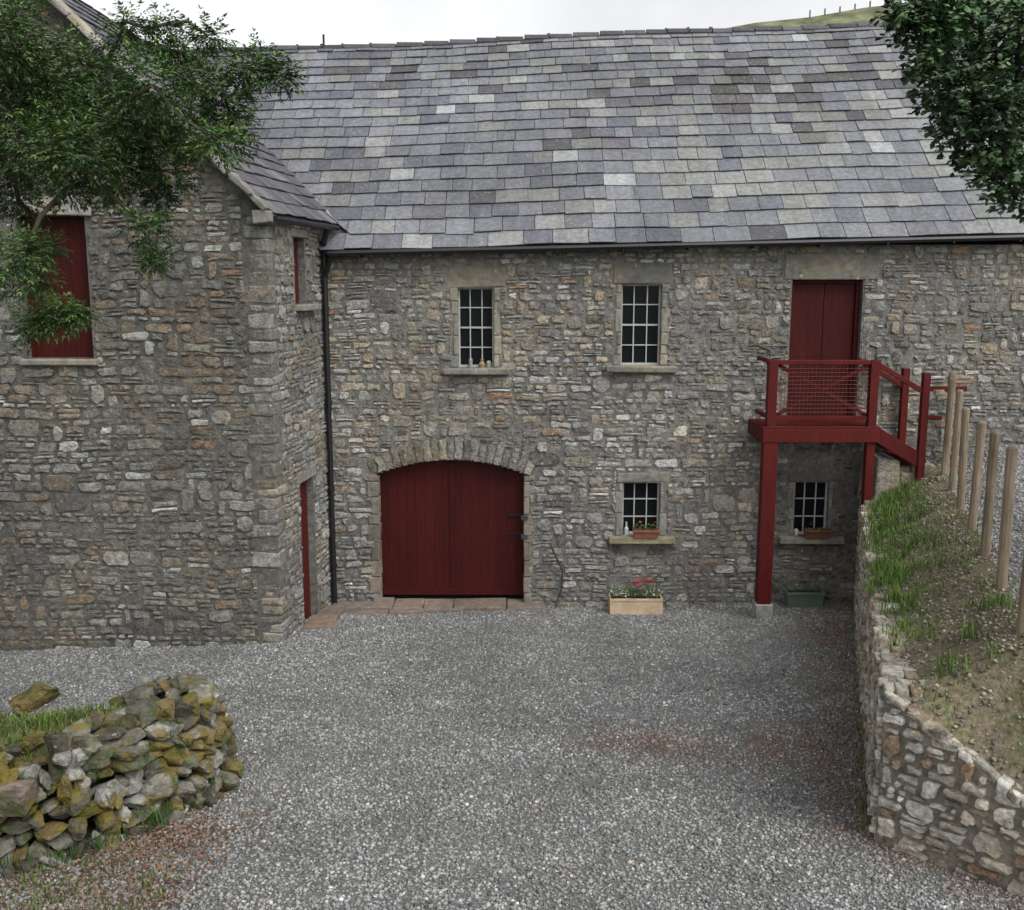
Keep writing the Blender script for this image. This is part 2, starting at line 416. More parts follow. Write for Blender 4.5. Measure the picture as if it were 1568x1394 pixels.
for a,b_ in zip(Us,Us[1:]):
    for c,d in zip(Zs,Zs[1:]):
        m,mz=(a+b_)/2,(c+d)/2
        if any(h[0]<m<h[1] and h[2]<mz<h[3] for h in SH): continue
        vs=[WS.p(u,zz,dp) for u in(a,b_) for dp in(0,-.45) for zz in(c,d)]
        mo.add(vs,[(0,1,3,2),(4,6,7,5),(0,4,5,1),(2,3,7,6),(0,2,6,4),(1,5,7,3)],(.17,.165,.15))
mo.box(-9.32,-8.9,13.5,23,-1,5.83,MCW)
mo.obj('wall_core',M_mortar,barn)
sg=MB()
def gclip(r):
    a,b_,c,d=r
    m=min(rz(a),rz(b_))-.02
    d=min(d,m)
    if d-c<.03: return None
    return (a,b_,c,d)
rubble(sg,WG,-9.3,-3.36,-.1,8.95,[(GD[0]-.02,GD[1]+.02,GD[2]-.1,GD[3]+.26)],pal_wing,gclip,hr=(.055,.15),big=.12)
def pal_side(u,z): return V(jit(pick([(4,(.23,.226,.21)),(3,(.28,.275,.26)),(2,(.17,.166,.155)),(1.2,(.36,.355,.335)),(.6,(.23,.195,.155))]),.15))
rubble(sg,WS,.26,SL+.02,-.1,5.8,[(s0-.02,s1+.02,4.6,5.66),(t0-.02,t1+.02,-1,2.3)],pal_side)
sg.obj('wing_stones',M_stone,barn)
q=MB(); z=-.1;i=0
while z<5.72:
    h=R(.09,.24); z2=min(5.78,z+h); lf=.34 if i%2 else .24; ls=.2 if i%2 else .34
    lf*=R(.75,1.1); ls*=R(.8,1.1)
    o=R(.0,.022)
    col=jit(pick([(3,(.215,.21,.19)),(2,(.28,.275,.255)),(2.5,(.165,.16,.143)),(.5,(.40,.40,.38))]),.12)
    A=V((-3.08+o,13.1-o)); Bp=V((-3.08-lf,13.1-o)); C=V((-3.08-lf,13.25)); Dp=V((-3.08,13.1))+sd*ls+V((sd.y,-sd.x))*o; E=V((-3.08,13.1))+sd*ls-V((sd.y,-sd.x))*.2
    vs=[];jj=.015
    for zz in(z+.004,z2-.004):
        for p in(A,Bp,C,E,Dp): vs.append((p.x+R(-jj,jj),p.y+R(-jj,jj),zz+R(-jj,jj)))
    q.add(vs,[(0,1,2,3,4),(5,9,8,7,6),(0,5,6,1),(1,6,7,2),(2,7,8,3),(3,8,9,4),(4,9,5,0)],col)
    z=z2;i+=1
q.obj('corner_quoins',M_stone,barn,bevel=.024)
planks(dd,GD[0],GD[1],GD[2],GD[3],13.28,6); dd.box(GD[0],GD[0]+.05,13.25,13.275,GD[2],GD[3],RED); dd.box(GD[1]-.05,GD[1],13.25,13.275,GD[2],GD[3],RED)
for (a,b_,c,d) in ((s0,s1,4.68,5.58),(t0,t1,0,2.2)):
    n=4
    for i in range(n):
        u=a+(b_-a)*i/n; u2=a+(b_-a)*(i+1)/n-.004
        vs=[WS.p(x,zz,dp) for x in(u,u2) for dp in(-.10,-.15) for zz in(c,d)]
        dd.add(vs,[(0,1,3,2),(4,6,7,5),(0,4,5,1),(2,3,7,6),(0,2,6,4),(1,5,7,3)],jit((.075,.010,.008),.06))
dd.obj('red_doors',M_red,barn)
dr.box(GD[0]-.1,GD[0]+.5,13.07,13.4,GD[3]+.003,GD[3]+.24,(.30,.295,.28),.01); dr.box(GD[0]+.51,GD[1]+.1,13.06,13.4,GD[3]+.003,GD[3]+.24,(.36,.35,.33),.01)
dr.box(GD[0]-.06,GD[1]+.06,13.02,13.3,GD[2]-.08,GD[2]-.003,(.26,.25,.23),.006)
for (a,b_,c,d) in ((s0-.04,s1+.28,4.59,4.675),(s0-.1,s1+.1,5.585,5.7),(t0-.1,t1+.12,2.205,2.36)):
    p=.14 if c<4.62 and c>4 else .02
    vs=[WS.p(x,zz,dp) for x in(a,b_) for dp in(p,-.25) for zz in(c,d)]
    dr.add(vs,[(0,1,3,2),(4,6,7,5),(0,4,5,1),(2,3,7,6),(0,2,6,4),(1,5,7,3)],(.24,.23,.2))
def rake(x0,x1,sgn):
    n=7
    for i in range(n):
        a=x0+(x1-x0)*i/n; b_=x0+(x1-x0)*(i+1)/n
        za,zb=rz(a)+.07,rz(b_)+.07
        d=V((b_-a,0,zb-za)).normalized()*.01
        dr.beam(V((a,13.08,za))+d,V((b_,13.08,zb))-d,.34,R(.06,.09),jit((.27,.262,.235),.2),.014)
rake(-3.03,AX,1); rake(-9.4,AX,-1)
dr.box(-3.2,-2.98,12.93,13.3,5.70,5.86,(.24,.23,.21),.018)
dr.obj('dressed_stonework',M_dress,barn,bevel=.016)

# ---- roofs
def slates(mb,Rf,a0,a1,L,rows,wid,palf,startfn=None):
    b=0
    while b<1:
        h=(rows[0]+(rows[1]-rows[0])*b)/L*R(.95,1.05); b2=min(1,b+h); a=(startfn(b) if startfn else a0-R(0,.4))
        while a<a1:
            w=R(*wid)*(1-.2*b); g=R(.003,.006); c0,c1=a+g,a+w-g
            bb=b-R(0,.014)/L*1.5; top=min(1.0,b2+.03/L); sk=R(-.008,.008)/L
            if R(0,1)<.02: bb-=.03/L
            P=[Rf(c0,bb+sk),Rf(c1,bb-sk),Rf(c1,top),Rf(c0,top)]
            n=(P[1]-P[0]).cross(P[3]-P[0]).normalized()
            if n.z<0: n=-n
            l0,l1,th=.028+R(-.005,.010),.004,.014
            l0b=l0+R(-.006,.006)
            T=[P[0]+n*l0,P[1]+n*l0b,P[2]+n*l1,P[3]+n*l1]; Bt=[P[0]+n*(l0-th),P[1]+n*(l0b-th),P[2]-n*.005,P[3]-n*.005]
            mb.add(T+Bt,[(0,1,2,3),(0,4,5,1),(1,5,6,2),(3,2,6,7),(0,3,7,4),(4,7,6,5)],palf(.5*(c0+c1),b))
            a+=w
        b=b2
def ez(x): return 5.43+.0234*(x+2.76)
def rzz(x): return 9.06+.040*(x+3.56)+.02*math.sin(x*.9)
YE,YR=15.10,19.1
def Rm(x,b): return V((x,YE,ez(x))).lerp(V((x,YR,rzz(x))),b)+V((0,0,.025*nz(x*.5,b*3)))
def pal_sl(x,b):
    k=nz(x*.45,b*2.2,2); k2=nz(x*1.6,b*7,6)
    rt=sm(-1,6,x)
    tbl=[(5,(.145,.149,.165)),(3.5,(.168,.172,.187)),(1.5+3*rt,(.178,.183,.176)),(2.3-1.0*rt,(.110,.112,.132)),(.3,(.125,.118,.132)),(.6,(.08,.08,.087)),(.9+.4*rt,(.225,.23,.225)),(.2,(.27,.28,.28))]
    d=math.exp(-((x-3.9)/1.0)**2-((b-.66)/.17)**2)
    if R(0,1)<d*.6: return V(jit(pick([(3,(.07,.067,.066)),(2,(.095,.09,.09)),(1,(.13,.13,.12))]),.15))
    return V(jit(pick(tbl),.09))*(.95+.2*k+.2*k2)
ms=MB(); slates(ms,Rm,-6.6,12.7,5.4,(.325,.225),(.30,.54),pal_sl,lambda b:(-2.78-R(0,.02)) if b<.085 else -6.6-R(0,.4))
mo_=ms.obj('main_roof_slates',M_slate,barn)
wsl=MB()
def Rw(y,b): return V((-3.0+.16*(y-13.0),y,5.83)).lerp(V((AX,y,AZ)),b)
def pal_w(y,b): return V(jit(pick([(3,(.095,.092,.105)),(2,(.12,.115,.122)),(1,(.145,.142,.15)),(1,(.075,.072,.078))]),.12))
slates(wsl,Rw,13.1,19.6,4.45,(.27,.21),(.26,.42),pal_w)
wo=wsl.obj('wing_roof_slates',M_slate2,barn)
def cut(o,pt,nrm,ymin=-99):
    bm=bmesh.new(); bm.from_mesh(o.data)
    fs=[f for f in bm.faces if f.calc_center_median().y>ymin]
    es=list({e for f in fs for e in f.edges}); vs=list({v for f in fs for v in f.verts})
    bmesh.ops.bisect_plane(bm,geom=vs+es+fs,plane_co=pt,plane_no=nrm,clear_outer=True)
    bm.to_mesh(o.data); bm.free()
A=V((-2.62,15.56,0)); Bv=V((-6.2,19.1,0)); dv=(Bv-A).normalized(); nv_=V((-dv.y,dv.x,0))
if nv_.dot(V((-1,-1,0)))<0: nv_=-nv_
cut(mo_,A,nv_,15.42)
cut(wo,A,-nv_)
o2=MB()
Lx=[Rw(13.0,0),Rw(15.5,0),V((-6.2,19.1,8.97)),V((-6.2,13.0,8.97))]
o2.add([v-V((0,0,.02)) for v in Lx],[(0,1,2,3)],(.05,.05,.05))
dn=V((0,0,-.05))
xs_=np.arange(-6.2,12.8,.5)
for a,b_ in zip(xs_,xs_[1:]):
    for k in range(8):
        def lim(x): return 0 if x>=-2.7 else min(1,.115+(-2.62-x)/3.58*.885)
        la,lb=lim(a),lim(b_)
        p=[Rm(a,la+(1-la)*k/8)+dn,Rm(b_,lb+(1-lb)*k/8)+dn,Rm(b_,lb+(1-lb)*(k+1)/8)+dn,Rm(a,la+(1-la)*(k+1)/8)+dn]
        o2.add(p,[(0,1,2,3)],(.05,.05,.05))
o2.add([(-9.6,23.2,5.4),(12.7,23.2,5.6),(12.7,19.1,rzz(12.7)-.03),(-9.6,19.1,8.85)],[(0,1,2,3)],(.14,.14,.16))
o2.add([(-9.5,13.0,5.75),(-9.5,20,5.75),(-6.2,20,8.97),(-6.2,13.0,8.97)],[(0,1,2,3)],(.14,.14,.16))
o2.obj('roof_underlay',M_slate2,barn)
le=MB()
p0=V((-2.60,15.54,5.86)); p1=V((-6.2,19.1,9.0))
le.beam(p0,p1,.12,.03,(.30,.305,.33)); le.obj('valley_lead',M_lead,barn)
rd=MB(); x=-6.4
while x<12.6:
    w=R(.35,.5); z=rzz(x+w/2)+R(-.008,.008)-.02
    rd.tube([(x,19.1,z),(x+w-.02,19.1,z+R(-.004,.004))],R(.07,.08),jit((.08,.08,.085),.3),n=9)
    if R(0,1)<.5: rd.box(x+w-.05,x+w+.0,19.04,19.16,z+.04,z+.085,jit((.10,.10,.09),.3),.01)
    x+=w
rd.obj('ridge_tiles',M_slate2,barn)
gu=MB(); BK=(.012,.012,.014)
gu.tube([(-2.66,15.05,ez(-2.7)-.045),(4,15.05,ez(4)-.05),(12.6,15.05,ez(12.6)-.045)],.04,BK)
for x in np.arange(-2.2,12,.95): gu.box(x-.012,x+.012,15.0,15.28,ez(x)-.11,ez(x)-.085,BK)
gu.tube([(-2.95,13.05,5.76),(-2.56,15.35,5.76)],.04,BK)
gu.tube([(-2.66,15.08,5.74),(-2.72,15.12,5.55),(-2.74,15.2,5.45),(-2.74,15.21,3),(-2.74,15.21,.1)],.042,BK)
gu.tube([(-2.60,15.05,5.40),(-2.68,15.15,5.2),(-2.74,15.2,5.05)],.036,BK)
for z in (4.6,3.2,1.9,.7): gu.tube([(-2.74,15.21,z-.03),(-2.74,15.21,z+.03)],.055,BK)
gu.tube([(-3.3,18.9,9.05),(-3.3,18.9,9.25)],.02,BK)
for z in (1.13,1.43): gu.box(-.06,.20,15.474,15.49,z-.025,z+.025,(.02,.01,.01)); 
for z in (1.13,1.43): gu.box(.14,.24,15.25,15.3,z-.03,z+.03,(.05,.05,.05))
gu.tube([(.58,15.22,1.05),(.66,15.2,.85),(.78,15.22,.6),(.76,15.2,.3),(.70,15.2,.15),(.68,15.15,.02)],.014,(.04,.04,.04),n=6)
gu.obj('gutters_and_downpipes',M_black,barn)

# ---- threshold paving
pv=MB(); x=-2.72; PC=(.205,.168,.148)
while x<.45:
    w=R(.45,.9); pv.box(x+.003,min(.5,x+w)-.003,15.02-R(0,.08),15.5,-.2,.09+R(-.012,.008),jit(PC,.12),.014); x+=w
x=-2.95
while x<-1.3:
    w=R(.4,.6); pv.box(x+.004,x+w-.004,14.72+R(-.05,.05)+(x+2.9)*.15,15.01,-.2,.07+R(-.01,.01),jit(PC,.12),.018); x+=w
for k in range(4): pv.box(-2.95+k*.03,-2.55,13.7+k*.35,14.03+k*.35,-.2,.19+.02*k-.04*k,jit(PC,.15),.02)
pv.obj('stone_paving',M_dress,bevel=.018)

# ---------------------------------------------------------------- balcony & stairs
bs_=MB(); RB=(.088,.0092,.0080)
def rb(): return jit(RB,.07)
yF=14.42; xL,xR=3.67,5.10
bs_.box(xL-.1,xL+.1,yF-.09,yF+.09,.36,2.74,rb())
bs_.box(xL-.065,xL+.065,yF-.065,yF+.065,2.94,3.90,rb())
bs_.box(xR-.06,xR+.06,yF-.06,yF+.06,1.7,3.90,rb())
bs_.box(xL-.12,xR+.10,yF-.10,yF-.04,2.74,2.93,rb()); bs_.box(xL-.12,xL-.06,yF-.038,15.27,2.742,2.93,rb())
bs_.box(xL-.05,xR+.09,15.2,15.26,2.742,2.92,rb())
for i in range(7):
    y=yF-.08+i*.124; bs_.box(xL-.13,xR+.11,y,y+.116,2.932,2.962,rb())
for yb in (yF,):
    bs_.box(xL-.08,xR+.08,yb-.05,yb+.05,3.84,3.90,rb()); bs_.box(xL+.065,xR-.06,yb-.03,yb+.03,3.05,3.11,rb())
    bs_.beam((xL+.065,yb,3.11),(xR-.06,yb,3.84),.035,.055,rb()); bs_.beam((xL+.065,yb+.036,3.84),(xR-.06,yb+.036,3.11),.034,.055,rb())
bs_.box(xL-.03,xL+.03,yF+.066,15.25,3.842,3.898,rb()); bs_.box(xL-.03,xL+.03,yF+.066,15.25,3.05,3.11,rb())
xE=5.84
for y in (yF,15.18):
    bs_.beam((xR+.06,y,2.86),(xE,y,2.46),.05,.20,rb()); 
    bs_.beam((xR+.03,y,3.85),(xE+.03,y,3.42),.06,.07,rb())
    bs_.box(xE-.05,xE+.05,y-.05,y+.05,2.1,3.72,rb())
for i in range(3): bs_.box(xR+.08+i*.25,xR+.34+i*.25,yF+.03,15.15,2.76-i*.17,2.80-i*.17,rb())
bs_.box(xE+.05,6.42,yF-.03,yF+.03,3.46,3.53,rb()); bs_.box(xE+.05,6.1,yF-.025,yF+.025,3.05,3.11,rb())
stair=empty('balcony_staircase'); bs_.obj('timber_frame',M_red,stair,bevel=.006)
wm=MB()
for i in range(1,24): x=xL+.065+i*(xR-xL-.125)/24; wm.tube([(x,yF-.036,3.1),(x,yF-.036,3.85)],.0028,(.13,.03,.025),n=4)
for i in range(1,13): z=3.11+i*.73/13; wm.tube([(xL+.06,yF-.037,z),(xR-.05,yF-.037,z)],.0028,(.13,.03,.025),n=4)
wm.tube([(xL-.02,14.5,3.9),(xL-.02,14.55,4.02),(xL-.02,15.25,4.04)],.013,BK,n=6)
wm.tube([(xL-.02,15.2,4.04),(xL+.42,15.24,4.05)],.013,BK,n=6)
wm.tube([(xR+.02,14.42,3.9),(xR+.06,14.5,4.06),(xR+.02,14.7,4.08)],.014,BK,n=6)
wm.obj('wire_mesh_and_handrail',M_black,stair)
pb=MB(); g0=float(gz(xL,yF)); pb.box(xL-.13,xL+.13,yF-.13,yF+.13,g0-.1,.36,(.36,.35,.33),.01); 
pb.obj('post_base_block',M_dress,stair,bevel=.012)
sb=MB()
for k in range(5): sb.box(5.25+k*.17,5.6+k*.17,14.5+R(-.05,.05),15.2,1.75,2.2+R(0,.28)-(k>3)*.15,jit((.27,.25,.22),.2),.03)
sb.obj('stair_foundation_stones',M_stone,stair,bevel=.03)

# ---------------------------------------------------------------- retaining walls
ret=empty('retaining_wall')
rs=MB(); core=MB(); cop=MB()
L1=math.hypot(5.34-2.745,15.3-7.14); W1=WP((2.745,7.14),(5.34-2.745,15.3-7.14),(-.953,.303))
L2=3.6; W2=WP((2.745,7.14),(.675,-.738),(-.738,-.675))
def top1(u): return edge(7.1401+u*.953)
def top2(u): return edge(7.1399-u*.738)
for wi,(W,L,tp) in enumerate(((W1,L1,top1),(W2,L2,top2))):
    n=int(L/.2)
    for i in range(n):
        a,b_=L*i/n,L*(i+1)/n; t=[tp(a)-.03,tp(b_)-.03]
        vs=[W.p(a,0,0),W.p(b_,0,0),W.p(b_,t[1],0),W.p(a,t[0],0),W.p(a,0,-.3),W.p(b_,0,-.3),W.p(b_,t[1],-.3),W.p(a,t[0],-.3)]
        core.add(vs,[(0,1,2,3),(3,2,6,7),(4,5,6,7),(0,4,7,3),(1,5,6,2)],(.22,.20,.165))
    def cf(r):
        a,b_,c,d=r; d=min(d,tp((a+b_)/2)-.0)
        q=W.p((a+b_)/2,0,0); 
        if d-c<.03 or d<float(gz(q.x,q.y))-.05: return None
        return (a,b_,c,d)
    rubble(rs,W,0.0,L,0,2.2,[],pal_right,cf,hr=(.045,.105),lr=(1.3,3.4),prot=(.005,.045),big=.16,gap=.010)
    u=0
    while u<L:
        w=R(.07,.2)
        if wi==0 and u>1.6 and R(0,1)<min(.75,(u-1.6)*.3): u+=w; continue
        dep=0.01+R(-.01,.02)
        while dep>-.26:
            ww=R(.07,.18); t0_,t1_=tp(u),tp(min(L,u+w)); th=R(.005,.03)
            vs=[]
            for uu,t in((u+.003,t0_),(u+w-.003,t1_)):
                for dp in(dep,dep-ww+.006):
                    for zz in(t-.05,t+th): vs.append(W.p(uu+R(-.015,.015),zz+R(-.008,.008),dp+R(-.015,.015)))
            cop.add(vs,[(0,1,3,2),(4,6,7,5),(0,4,5,1),(2,3,7,6),(0,2,6,4),(1,5,7,3)],V(jit(pick([(3,(.38,.36,.32)),(3,(.30,.285,.245)),(1.5,(.46,.44,.40)),(1,(.22,.18,.135))]),.15)))
            dep-=ww
        u+=w
core.obj('wall_core',M_mortar,ret); rs.obj('wall_stones',M_stone,ret); cop.obj('coping_stones',M_stone,ret,bevel=.016)
T=MB(); yl=list(np.arange(2.5,15.31,.12))+[17,20,26,40,70]; wl=[.04]+list(np.arange(.12,3,.09))+[3.4,4,5,7,10,16,30,60,120]
for y in yl:
    for w in wl:
        x=xw(y)+w; z=tz(x,y)
        if w<.2: z-=.03
        T.v.append((x,y,z))
nw=len(wl)
def tcol(x,y):
    w=x-xw(y); k=nz(x*1.5,y*1.5,11); k2=nz(x*4,y*4,3)
    c=V((.13,.105,.075)).lerp(V((.21,.18,.115)),max(0,min(1,.5+k)))
    gr=sm(.9,.1,w+.5*k)*sm(8.5,12,y+1.5*k)+.5*sm(.05,.35,k2)
    c=c.lerp(V((.075,.11,.025)),min(1,gr)*.75)
    c=c.lerp(V((.19,.19,.185)),sm(1.0,1.35,w+.25*k))
    return c
for j in range(len(yl)-1):
    for i in range(nw-1):
        T.f.append((j*nw+i,j*nw+i+1,(j+1)*nw+i+1,(j+1)*nw+i)); T.c.append(tuple(tcol(xw(yl[j])+wl[i],yl[j])))
T.obj('terrace_bank_ground',M_soil,smooth=True)
def pos_ter(N):
    out=[]
    for i in range(N):
        y=4.5+10.7*random.random(); w=.1+3.2*random.random() ; x=xw(y)+w
        if w<1.1 and random.random()<.6: continue
        out.append((x,y,tz(x,y)+.003))
    return np.array(out)
def col_ter(P):
    n=len(P); g=.14+.24*rng.random(n); C=np.stack([g,g*.99,g*.965],1)
    for i in range(n):
        if P[i,0]-xw(P[i,1])<1.1: C[i]*=np.array([1.05,.93,.80])*R(.5,1.1)
    return C
scatter_gravel('terrace_gravel',38000,pos_ter,.01,.026,col_ter)

# ---------------------------------------------------------------- fence
fe=MB(); pos=[]
for i in range(8):
    t=i/6.0; y=7.37+(14.2-7.37)*t; x=3.84+(6.10-3.84)*t
    if i==7: y,x=15.1,6.5
    pos.append((x,y))
for i,(x,y) in enumerate(pos):
    z=tz(x,y); h=1.2+R(-.05,.05) if i<5 else 1.3+R(-.05,.1)
    r=.047 if i else .052
    lx,ly=R(-.025,.025),R(-.025,.025)
    fe.tube([(x,y,z-.2),(x+lx*.5,y+ly*.5,z+h*.5),(x+lx,y+ly,z+h-.02),(x+lx,y+ly,z+h)],[r,r*.97,r*.95,r*.7],jit((.235,.185,.13),.15),n=10)
fe.tube([(6.1,14.2,tz(6.1,14.2)),(6.12,14.2,3.75)],.05,(.33,.25,.17),n=9)
fe.beam((5.95,14.35,3.45),(6.45,14.6,3.48),.06,.06,(.36,.29,.22))
for j,hh in enumerate((.35,.7,1.05)):
    fe.tube([(a+.0,b_-.06,tz(a,b_)+hh) for a,b_ in pos],.003,(.2,.2,.2),n=4)
fe.obj('post_and_wire_fence',M_wood)

# ---------------------------------------------------------------- left bank and dry stone wall
poly=[(-2.62,8.35),(-2.82,7.75),(-3.25,7.12),(-3.85,6.78),(-5,6.4),(-10,5.2),(-10,9.0),(-4.2,8.72),(-3.0,8.78)]
def sdist(x,y):
    ins=False; dm=1e9; n=len(poly)
    for i in range(n):
        x1,y1=poly[i];x2,y2=poly[(i+1)%n]
        if (y1>y)!=(y2>y) and x<(x2-x1)*(y-y1)/(y2-y1)+x1: ins=not ins
        dx,dy=x2-x1,y2-y1; t=max(0,min(1,((x-x1)*dx+(y-y1)*dy)/(dx*dx+dy*dy)))
        dm=min(dm,math.hypot(x-x1-t*dx,y-y1-t*dy))
    return dm if ins else -dm
def bz(x,y):
    s=sdist(x,y); return float(gz(x,y))-.05+.68*sm(.0,.35,s)+.05*nz(x*2,y*2)
bk=MB(); xa=np.arange(-10.2,-2.3,.12); ya=np.arange(4.9,9.4,.12)
for y in ya:
    for x in xa: bk.v.append((x,y,bz(x,y)))
for j in range(len(ya)-1):
    for i in range(len(xa)-1):
        n=len(xa); bk.f.append((j*n+i,j*n+i+1,(j+1)*n+i+1,(j+1)*n+i))
        k=nz(xa[i]*2,ya[j]*2,4); s=sdist(xa[i],ya[j])
        c=V((.09,.13,.028)).lerp(V((.14,.11,.035)),max(0,min(1,.4+k*1.5)))
        if s<.25: c=V((.05,.045,.025))
        bk.c.append(tuple(c))
bk.obj('grass_bank',M_soil,smooth=True)
ico=bmesh.new(); bmesh.ops.create_icosphere(ico,subdivisions=3,radius=1); ico.verts.ensure_lookup_table()
IV=[v.co.copy() for v in ico.verts]; IF=[tuple(v.index for v in f.verts) for f in ico.faces]; ico.free()
def rock(mb,c,sx,sy,sz,ang,col,tilt=0):
    sd_=R(0,100); vs=[]; ca,sa=math.cos(ang),math.sin(ang); ct,stt=math.cos(tilt),math.sin(tilt)
    planes=[(V((R(-1,1),R(-1,1),R(-1,1))).normalized(),R(.5,.82)) for _ in range(11)]
    for v in IV:
        p=V([math.copysign(abs(a)**.6,a) for a in v])
        for nrm,dd_ in planes:
            e=p.dot(nrm)-dd_
            if e>0: p=p-nrm*e*.85
        p=p*(1+.18*noise.noise(v*1.6+V((sd_,0,0)))+.12*noise.noise(v*4+V((sd_,0,0))))
        x,y,z=p.x*sx,p.y*sy,p.z*sz
        x,z=x*ct-z*stt,x*stt+z*ct
        vs.append((c[0]+x*ca-y*sa,c[1]+x*sa+y*ca,c[2]+z))
    mb.add(vs,IF,col)
dw=MB()
def pal_dw(): return V(jit(pick([(3,(.12,.112,.09)),(3,(.17,.16,.13)),(2,(.075,.068,.053)),(1.8,(.27,.265,.24)),(1.2,(.14,.105,.045))]),.2))
path=[V(p) for p in [(-3.35,8.82),(-2.95,8.74),(-2.66,8.5),(-2.60,8.2),(-2.80,7.75),(-3.22,7.14),(-3.85,6.80),(-4.6,6.5),(-5.4,6.25)]]
def along(pth,s):
    for a,b_ in zip(pth,pth[1:]):
        l=(b_-a).length
        if s<=l: return a+(b_-a)*(s/l),math.atan2(b_.y-a.y,b_.x-a.x)
        s-=l
    return pth[-1],0
PL=sum((b_-a).length for a,b_ in zip(path,path[1:]))
for row in range(9):
    s=R(0,.1)
    while s<PL:
        l=R(.08,.27); p,ang=along(path,s+l/2)
        nrm=V((-math.sin(ang),math.cos(ang)))
        if sdist(p.x+nrm.x*.2,p.y+nrm.y*.2)>sdist(p.x-nrm.x*.2,p.y-nrm.y*.2): nrm=-nrm
        top=.82 if p.x>-3.4 else .66
        z=float(gz(p.x,p.y))+.02+row*.095+R(-.03,.03)
        if row*.095<top:
            q=p+nrm*(.16-row*.026+R(-.05,.05))
            rock(dw,(q.x,q.y,z),l*.6,R(.10,.16),R(.045,.10),ang+R(-.4,.4),pal_dw(),R(-.45,.45))
        s+=l*.92
for k in range(85):
    s=R(.1,PL-.3); p,ang=along(path,s); 
    gx,gy=-3.8,7.9; dvv=V((gx-p.x,gy-p.y)).normalized()*R(.05,.5); q=p+dvv
    rock(dw,(q.x,q.y,float(gz(q.x,q.y))+.65+R(-.03,.12)),R(.06,.18),R(.06,.13),R(.035,.08),R(0,3),pal_dw(),R(-.4,.4))
rock(dw,(-4.15,8.45,1.42),.24,.16,.12,.2,(.15,.115,.045))
dw.box(-3.75,-3.42,6.62,6.86,1.32,1.46,(.19,.15,.125),.02)
dw.obj('dry_stone_wall',M_moss)

# ---------------------------------------------------------------- grass
def tuft(mb,x,y,z,n,h,spread,cols,lean=.5):
    for _ in range(n):
        a=R(0,6.28); r=spread*math.sqrt(random.random()); bx,by=x+r*math.cos(a),y+r*math.sin(a)
        hh=h*R(.5,1.15); a2=R(0,6.28); ln=R(0,lean)*hh; w=R(.003,.006)
        dx,dy=math.cos(a2)*ln,math.sin(a2)*ln; px,py=-math.sin(a2)*w,math.cos(a2)*w
        mb.add([(bx-px,by-py,z-.02),(bx+px,by+py,z-.02),(bx+dx*.4+px*.8,by+dy*.4+py*.8,z+hh*.6),(bx+dx*.4-px*.8,by+dy*.4-py*.8,z+hh*.6),(bx+dx,by+dy,z+hh)],[(0,1,2,3),(3,2,4)],jit(random.choice(cols),.2))
GC=[(.09,.16,.03),(.12,.20,.04),(.07,.12,.025)]; DG=[(.22,.18,.10),(.17,.15,.075),(.11,.14,.04)]
gr=MB()
for _ in range(430):
    y=R(9,15.1); x=xw(y)+R(-.0,.75)
    if nz(x*1.5,y*1.5,11)+R(-.3,.3)>.05-.1*(y-10): tuft(gr,x,y,tz(x,y),9,.10,.08,GC+[DG[2]],lean=.9)
for (y,w,n) in((13.9,.3,24),(13.2,.25,14),(12.5,.2,10),(10.6,.12,16),(10.3,.18,16),(10.0,.1,12),(9.1,.15,10),(8.6,.2,7),(11.8,.1,10),(11.3,.25,8),(14.5,.4,18),(8.2,.3,6),(7.4,.6,8),(7.9,.9,6)):
    for _ in range(n):
        yy=y+R(-.3,.3); x=xw(yy)+w+R(-.15,.2); tuft(gr,x,yy,tz(x,yy),11,.14,.07,GC,lean=.9)
for _ in range(1000):
    y=R(5.5,15); x=xw(y)+R(.2,1.25)
    if nz(x*1.8,y*1.8,21)>-.1: tuft(gr,x,y,tz(x,y),6,.045,.09,DG+[GC[2],GC[0]]*2,lean=1.6)
for k in range(60):
    y=R(7.3,15); x=xw(y)-.06; tuft(gr,x,y,float(gz(x,y)),6,.08,.05,GC+DG)
gr.obj('terrace_grass',M_grass)
wd=MB()
for k in range(70):
    x=R(.6,5.2) if k%2 else R(-9,-3.1); y=15.22 if k%2 else 13.03
    tuft(wd,x,y,float(gz(x,y)),5,.05,.05,[GC[0],GC[2],DG[2]],lean=1.0)
for k in range(60):
    x=R(-3,3.5); y=R(6,13); tuft(wd,x,y,float(gz(x,y)),3,.03,.03,[GC[0],(.05,.06,.03)],lean=1.2)
wd.obj('yard_weeds',M_grass)
gr=MB()
for _ in range(900):
    x=R(-5.2,-3.05); y=R(6.9,8.65); s=sdist(x,y)
    if s>.22: tuft(gr,x,y,bz(x,y),9,.05 if s<.5 else .08,.09,GC+GC+DG[:2],lean=1.3)
for _ in range(480):
    x=R(-4.2,-2.3); y=R(5.3,7.1)
    if sdist(x,y)<-.02 and x+.45*(y-6)<-2.55+R(-.4,.5): tuft(gr,x,y,float(gz(x,y)),7,.045,.07,GC+GC+DG,lean=1.5)
for _ in range(25):
    s=R(1.2,3.0); p,a=along(path,s); tuft(gr,p.x+.17,p.y-.2,float(gz(p.x,p.y))+R(0,.15),12,.12,.05,[(.045,.10,.025)],lean=1.2)
gr.obj('bank_grass',M_grass)
fl=MB()
